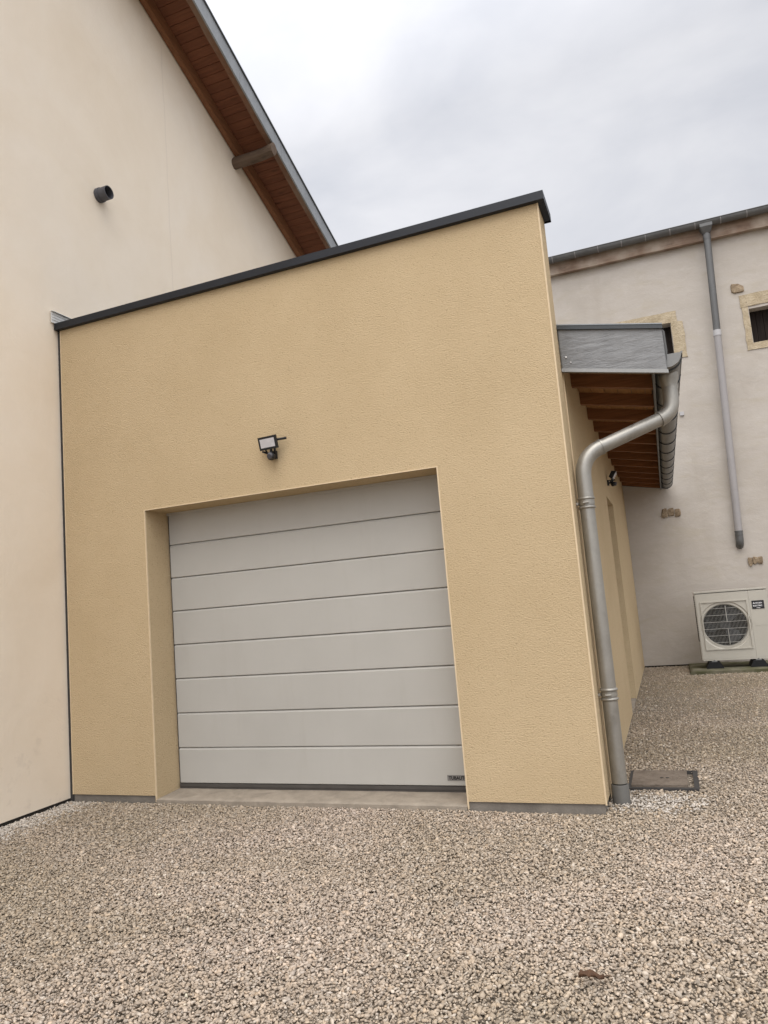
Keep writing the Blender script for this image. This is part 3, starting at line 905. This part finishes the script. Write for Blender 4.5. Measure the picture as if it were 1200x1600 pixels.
# ------------------------------------------------------------------ heat pump on its slab
bm = B()
nx, ny = 30, 18; G = []
for j in range(ny + 1):
    row = []
    for i in range(nx + 1):
        x = 5.205 + 1.6 * i / nx; y = 7.20 + 1.18 * j / ny
        edge = i in (0, nx) or j in (0, ny)
        nv = mnoise.noise_vector(Vector((x * 6, y * 6, 2)))
        row.append(bm.verts.new((x + (nv.x * .012 if edge else 0), y + (nv.y * .012 if edge else 0), .022 + nv.z * .003 - (.006 if edge else 0))))
    G.append(row)
for j in range(ny):
    for i in range(nx): bm.faces.new((G[j][i], G[j][i + 1], G[j + 1][i + 1], G[j + 1][i])).smooth = True
ring = G[0] + [G[j][nx] for j in range(1, ny + 1)] + G[ny][-2::-1] + [G[j][0] for j in range(ny - 1, 0, -1)]
bk = [bm.verts.new((q.co.x, q.co.y, -.12)) for q in ring]
for i in range(len(ring)):
    k = (i + 1) % len(ring); bm.faces.new((ring[i], bk[i], bk[k], ring[k]))
slab = obj('concrete_slab', bm, MT['slab'], origin=(6.0, 7.8, -.05))
tag(slab, 'low mossy concrete slab on the gravel under the heat pump', 'slab')

FX0, FX1, FY, FZ0, FZ1 = 5.405, 6.435, 7.50, .150, 1.190
hp = thing('heat_pump', ((FX0 + FX1) / 2, FY + .17, .02), 'ivory outdoor heat pump unit with round fan grille standing by the barn wall', 'heat pump')
fcx, fcz, fr = 5.800, .672, .318
bm = B()      # casing: front with a round hole, then sides
seg = 48; zf = FY
sq = []
for k in range(seg):
    a = 2 * math.pi * k / seg; ca, sa = math.cos(a), math.sin(a)
    # point on rectangle around the opening
    rx0, rx1, rz0, rz1 = FX0 + .012, 6.175, FZ0 + .012, FZ1 - .012
    t = min((rx1 - fcx) / ca if ca > 1e-6 else 9, (rx0 - fcx) / ca if ca < -1e-6 else 9, (rz1 - fcz) / sa if sa > 1e-6 else 9, (rz0 - fcz) / sa if sa < -1e-6 else 9)
    sq.append((fcx + ca * t, zf, fcz + sa * t))
# add the corners exactly by snapping the nearest sample
for cx_, cz_ in ((rx0, rz0), (rx1, rz0), (rx0, rz1), (rx1, rz1)):
    i = min(range(seg), key=lambda q: (sq[q][0] - cx_) ** 2 + (sq[q][2] - cz_) ** 2); sq[i] = (cx_, zf, cz_)
rings = [[bm.verts.new(p) for p in sq]]
for rr, yy in ((fr + .055, zf), (fr + .040, zf + .012), (fr + .012, zf + .010), (fr, zf + .022), (fr, zf + .12)):
    rings.append([bm.verts.new((fcx + rr * math.cos(2 * math.pi * k / seg), yy, fcz + rr * math.sin(2 * math.pi * k / seg))) for k in range(seg)])
for a, b in zip(rings, rings[1:]):
    for k in range(seg): bm.faces.new((a[k], a[(k + 1) % seg], b[(k + 1) % seg], b[k]))
bmesh.ops.recalc_face_normals(bm, faces=bm.faces[:])
box(bm, 6.1768, FX1 - .012, zf - .001, zf + .02, FZ0 + .012, FZ1 - .012)          # service panel
box(bm, FX0, FX0 + .0115, zf + .006, zf + .335, FZ0, FZ1)
box(bm, FX1 - .0115, FX1, zf + .006, zf + .335, FZ0, FZ1)
box(bm, FX0 - .004, FX1 + .004, zf - .004, zf + .34, FZ1, FZ1 + .022)              # lid
box(bm, FX0 + .012, FX1 - .012, zf - .002, zf + .33, FZ0 - .012, FZ0 + .010)
box(bm, FX0 + .012, FX1 - .012, zf + .30, zf + .33, FZ0 + .011, FZ1 - .001)
for xq in (6.22, 6.32): box(bm, xq, xq + .07, zf - .004, zf + .001, .640, .650)
cas = obj('casing', bm, MT['casing'], hp)
bm = B()      # square raised frame around the fan
fx0, fx1, fz0, fz1 = 5.475, 6.150, .300, 1.050
for a, b, c, d in ((fx0, fx1, fz1 - .016, fz1), (fx0, fx1, fz0, fz0 + .016), (fx0, fx0 + .016, fz0 + .016, fz1 - .016), (fx1 - .016, fx1, fz0 + .016, fz1 - .016)):
    box(bm, a, b, zf - .014, zf + .001, c, d)
bevel(bm, .005, 2); obj('fan_surround', bm, MT['casing'], cas)
bm = B()      # grille wires
R_ = fr + .004
n = 34
for k in range(1, n):
    x = fcx - R_ + 2 * R_ * k / n; h = math.sqrt(R_ * R_ - (x - fcx) ** 2)
    tube(bm, [(x, zf + .006, fcz - h), (x, zf + .006, fcz + h)], .0019, 6)
for k in range(-2, 4):
    z = fcz - .052 + .105 * k; h = math.sqrt(max(0, R_ * R_ - (z - fcz) ** 2))
    tube(bm, [(fcx - h, zf + .001, z), (fcx + h, zf + .001, z)], .0036, 6)
tube(bm, [(fcx + .03, zf + .0, fcz - .30), (fcx + .03, zf + .0, fcz - .06)], .006, 6); tube(bm, [(fcx + .03, zf + .0, fcz + .30), (fcx + .03, zf + .0, fcz + .05)], .006, 6)
obj('grille', bm, MT['grille'], hp)
bm = B()
tube(bm, [(fcx, zf + .05, fcz), (fcx, zf + .12, fcz)], .075, 24)
for q in range(3):
    a0 = q * 2.094 + .4; pts = []
    for a, r0 in ((0, .07), (.25, .29), (.9, .30), (1.2, .21), (1.15, .07)):
        pts.append((fcx + r0 * math.cos(a0 + a), zf + .06 + .035 * a, fcz + r0 * math.sin(a0 + a)))
    c = [bm.verts.new(p) for p in pts]; d = [bm.verts.new((p[0], p[1] + .008, p[2])) for p in pts]
    bm.faces.new(c); bm.faces.new(list(reversed(d)))
    for k in range(5): bm.faces.new((c[(k + 1) % 5], c[k], d[k], d[(k + 1) % 5]))
obj('fan', bm, MT['fan'], hp)
bm = B(); tube(bm, [(fcx, zf + .125, fcz), (fcx, zf + .13, fcz)], fr + .02, 32); obj('fan_shroud', bm, MT['inside'], hp)
bm = B(); n = 24
for k in range(n): box(bm, FX0 - .010, FX0 - .0005, zf + .05 + 0 * k, zf + .31, FZ1 - .06 - .030 * k, FZ1 - .046 - .030 * k)
obj('side_fins', bm, MT['fan'], cas)
bm = B(); box(bm, 6.208, 6.378, zf - .006, zf - .0012, .892, 1.020); bevel(bm, .002, 1); obj('badge', bm, MT['badge_black'], cas)
bm = text_mesh('MITSUBISHI', .026, (6.258, zf - .0062, .972), (1, 0, 0), (0, 0, 1), (0, -1, 0), .0005, .0006, .70)
for s_, sz, z, xs, x in (('ELECTRIC', .030, .930, .98, 6.222), ('INVERTER', .013, .905, 1.0, 6.262)):
    if s_ == 'INVERTER': continue
    t2 = text_mesh(s_, sz, (x, zf - .0062, z), (1, 0, 0), (0, 0, 1), (0, -1, 0), .0005, .0006, xs)
    me = bpy.data.meshes.new('t'); t2.to_mesh(me); t2.free(); bm.from_mesh(me); bpy.data.meshes.remove(me)
def rhomb(bm, cx, cz, ang, l=.017, w=.0075):
    u = Vector((math.cos(ang), 0, math.sin(ang))); p = Vector((-u.z, 0, u.x)); c0 = Vector((cx, zf - .0068, cz))
    prism(bm, [c0, c0 + u * l / 2 + p * w / 1.2, c0 + u * l, c0 + u * l / 2 - p * w / 1.2], (0, .0008, 0))
for a in (90, 210, 330): rhomb(bm, 6.238, .981, math.radians(a))
box(bm, 6.268, 6.318, zf - .0066, zf - .0058, .904, .910)
obj('badge_lettering', bm, MT['badge_white'], cas)
for x in (5.485, 6.105):
    bm = B()
    prism(bm, [(x - .035, FY - .06, .024), (x + .215, FY - .06, .024), (x + .165, FY - .06, .120), (x + .015, FY - .06, .120)], (0, .40, 0)); bevel(bm, .012, 2)
    f = obj('foot', bm, MT['rubber'], hp)
    bm = B(); box(bm, x + .05, x + .13, FY - .03, FY + .0, .121, .137); tube(bm, [(x + .09, FY - .02, .121), (x + .09, FY - .02, .15)], .012, 8)
    obj('foot_bolt', bm, MT['zinc'], f)

# ------------------------------------------------------------------ drain cover
dc = thing('drain_cover', (4.84, .82, -.03), 'rectangular drain cover sunk in the gravel beside the garage corner', 'drain cover')
bm = B()
fxa, fxb, fya, fyb = 4.595, 5.078, .575, 1.105
for a, b, c, d in ((fxa, fxb, fya, fya + .035), (fxa, fxb, fyb - .02, fyb), (fxa, fxa + .02, fya + .035, fyb - .02), (fxb - .035, fxb, fya + .035, fyb - .02)):
    box(bm, a, b, c, d, -.12, -.014)
bevel(bm, .004, 2)
box(bm, fxa + .02, fxb - .035, fya + .035, fyb - .02, -.12, -.045)
obj('frame', bm, plain('dark_drain_frame', (.045, .042, .040), .75, vary=.3), dc)
bm = B(); box(bm, fxa + .022, fxb - .075, fya + .085, fyb - .022, -.044, -.010); bevel(bm, .006, 2)
lid = obj('lid', bm, stone_mat('aggregate_lid', (.14, .113, .09), (.23, .19, .152), (.06, .048, .038)), dc)
bm = B()
for x in (4.825, 4.865): tube(bm, [(x, .86, -.0105), (x, .86, -.0088)], .013, 12)
obj('lifting_hole', bm, MT['inside'], lid)

# ------------------------------------------------------------------ dead leaf
bm = B(); n = 9; rows = []
for i in range(n):
    t = i / (n - 1); x = -.055 + .11 * t; hw2 = .024 * math.sin(math.pi * min(1, t * .95 + .04)) ** .7 * (1 + .25 * math.sin(i * 2.3))
    rows.append([bm.verts.new((x, s * hw2, .004 + .016 * s * s * (1 + .4 * math.sin(i * 1.7)) + .008 * math.sin(t * 5))) for s in (-1, -.5, 0, .5, 1)])
for a, b in zip(rows, rows[1:]):
    for k in range(4): bm.faces.new((a[k], a[k + 1], b[k + 1], b[k])).smooth = True
tube(bm, [(.05, 0, .006), (.075, .006, .010), (.09, .004, .004)], .0018, 6)
bmesh.ops.rotate(bm, cent=(0, 0, 0), matrix=Matrix.Rotation(math.radians(15), 3, 'Z'), verts=bm.verts[:])
bmesh.ops.solidify(bm, geom=bm.faces[:], thickness=.001)
bmesh.ops.translate(bm, vec=(4.60, -2.16, .006), verts=bm.verts[:])
bmesh.ops.scale(bm, vec=(.85, .85, .85), space=Matrix.Translation((-4.60, 2.16, .012)), verts=bm.verts[:])
lf = obj('dead_leaf', bm, MT['leaf'], origin=(4.60, -2.16, -.012))
tag(lf, 'curled dry brown leaf lying on the gravel in the foreground', 'leaf')

# ------------------------------------------------------------------ gravel stones (one object, nobody could count them)
def make_gravel():
    rs = np.random.RandomState(4)
    protos = []
    for k in range(28):
        d = rs.normal(size=(11, 3)); d /= np.linalg.norm(d, axis=1)[:, None]
        d *= rs.uniform(.78, 1.05, (11, 1)); d *= np.array([1.0, rs.uniform(.6, .95), rs.uniform(.42, .68)])
        b = hull_stone([tuple(p) for p in d]); b.verts.ensure_lookup_table(); b.verts.index_update()
        bmesh.ops.recalc_face_normals(b, faces=b.faces[:])
        V = np.array([q.co[:] for q in b.verts], dtype=np.float32)
        F = np.array([[q.index for q in f.verts] for f in b.faces], dtype=np.int32)
        protos.append((V, F)); b.free()
    def region(x0, x1, ya, yb, cell):
        nx, ny = int((x1 - x0) / cell), int((yb - ya) / cell)
        gx, gy = np.meshgrid(np.arange(nx), np.arange(ny))
        x = x0 + (gx.ravel() + rs.uniform(0, 1, nx * ny)) * cell; y = ya + (gy.ravel() + rs.uniform(0, 1, nx * ny)) * cell
        return x, y
    parts = [region(.012, 8.0, -3.7, -1.2, .0128), region(.012, 8.0, -1.2, -.004, .0138), region(W - .01, 8.0, -.004, 3.2, .0170), region(W - .01, 8.2, 3.2, D + .01, .0205)]
    X = np.concatenate([p[0] for p in parts]); Y = np.concatenate([p[1] for p in parts])
    keep = ~((Y > -.02) & (X < W - .012)) & ~((X > OL) & (X < OR) & (Y > -.022))
    keep &= ~((X > 5.195) & (X < 6.81) & (Y > 7.19) & (Y < 8.39))
    keep &= ~((X > 4.60) & (X < 5.073) & (Y > .597) & (Y < 1.092))
    keep &= ~((X - PX) ** 2 + (Y - PY) ** 2 < (PR + .004) ** 2)
    X, Y = X[keep], Y[keep]; n = len(X)
    size = np.clip(rs.lognormal(math.log(.0099), .34, n), .0050, .0215)
    z = GZ + .020 + rs.uniform(-.005, .006, n) - (size - .0104) * .15
    und = np.array([mnoise.noise(Vector((a * 1.3, b * 1.3, 5.))) + .5 * mnoise.noise(Vector((a * 4, b * 4, 2.))) for a, b in zip(X, Y)])
    z = z + .009 * und
    # random orientations, mostly lying flat
    yaw = rs.uniform(0, 2 * math.pi, n); tx = rs.normal(0, .30, n); ty = rs.normal(0, .30, n)
    cz, sz = np.cos(yaw), np.sin(yaw); cx, sx = np.cos(tx), np.sin(tx); cy, sy = np.cos(ty), np.sin(ty)
    R = np.empty((n, 3, 3), np.float32)
    R[:, 0, 0] = cz * cy; R[:, 0, 1] = cz * sy * sx - sz * cx; R[:, 0, 2] = cz * sy * cx + sz * sx
    R[:, 1, 0] = sz * cy; R[:, 1, 1] = sz * sy * sx + cz * cx; R[:, 1, 2] = sz * sy * cx - cz * sx
    R[:, 2, 0] = -sy; R[:, 2, 1] = cy * sx; R[:, 2, 2] = cy * cx
    # tints: beige limestone, some greyer, some pale; paler chips along the left house and round the pipe
    val = rs.lognormal(0, .18, n)
    base = np.tile(np.array([.418, .344, .267]), (n, 1)) * val[:, None]
    warm = rs.normal(0, .022, n); base[:, 0] *= 1 + warm; base[:, 2] *= 1 - 1.4 * warm
    dust = np.array([mnoise.noise(Vector((a * .55, b * .75, 9.))) + .6 * mnoise.noise(Vector((a * 1.7, b * 2.1, 4.))) for a, b in zip(X, Y)])
    base *= (1 + .16 * np.clip(dust, -1, 1))[:, None]; base[:, 2] *= 1 + .06 * np.clip(dust, -1, 1)
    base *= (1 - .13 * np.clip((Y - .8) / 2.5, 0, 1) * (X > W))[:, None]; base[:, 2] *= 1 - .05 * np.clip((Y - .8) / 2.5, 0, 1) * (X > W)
    pale = rs.uniform(0, 1, n) < .06
    base[pale] = base[pale] * .4 + np.array([.38, .34, .29])
    wz = np.clip(1.5 - X / .30, 0, 1) * (Y < 0) * np.clip((Y + 2.6) / .8, 0, 1)
    wp = np.clip(1.25 - np.sqrt(((X - 4.72) / .42) ** 2 + ((Y - .28) / .26) ** 2), 0, 1) * (X > W - .03)
    wgt = np.maximum(wz, wp); sel = rs.uniform(0, 1, n) < wgt * .9
    base[sel] = base[sel] * .4 + np.array([.40, .38, .35])
    base = np.clip(base, .05, .72)
    pid = rs.randint(0, len(protos), n)
    VV, FF, CC = [], [], []; off = 0
    for k, (V, F) in enumerate(protos):
        idx = np.nonzero(pid == k)[0]
        if not len(idx): continue
        P = np.einsum('nij,vj->nvi', R[idx], V) * size[idx][:, None, None]
        P += np.stack([X[idx], Y[idx], z[idx]], 1)[:, None, :]
        nv = V.shape[0]
        VV.append(P.reshape(-1, 3))
        FF.append((F[None] + (off + np.arange(len(idx)) * nv)[:, None, None]).reshape(-1, 3))
        CC.append(np.repeat(base[idx], nv, axis=0)); off += nv * len(idx)
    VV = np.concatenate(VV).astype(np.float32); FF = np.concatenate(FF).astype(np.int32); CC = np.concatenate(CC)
    me = bpy.data.meshes.new('gravel')
    me.vertices.add(len(VV)); me.vertices.foreach_set('co', VV.ravel())
    me.loops.add(FF.size); me.loops.foreach_set('vertex_index', FF.ravel())
    me.polygons.add(len(FF)); me.polygons.foreach_set('loop_start', np.arange(0, FF.size, 3, dtype=np.int32))
    me.update(calc_edges=True)
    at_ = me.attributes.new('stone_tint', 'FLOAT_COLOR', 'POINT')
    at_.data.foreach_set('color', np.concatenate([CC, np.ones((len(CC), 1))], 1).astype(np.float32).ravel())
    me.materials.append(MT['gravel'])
    o = bpy.data.objects.new('gravel', me); COL.objects.link(o)
    o['kind'] = 'stuff'; o['label'] = 'beige crushed stone gravel covering the whole yard'; o['category'] = 'gravel'
    print('gravel stones', n, 'tris', len(FF))
make_gravel()
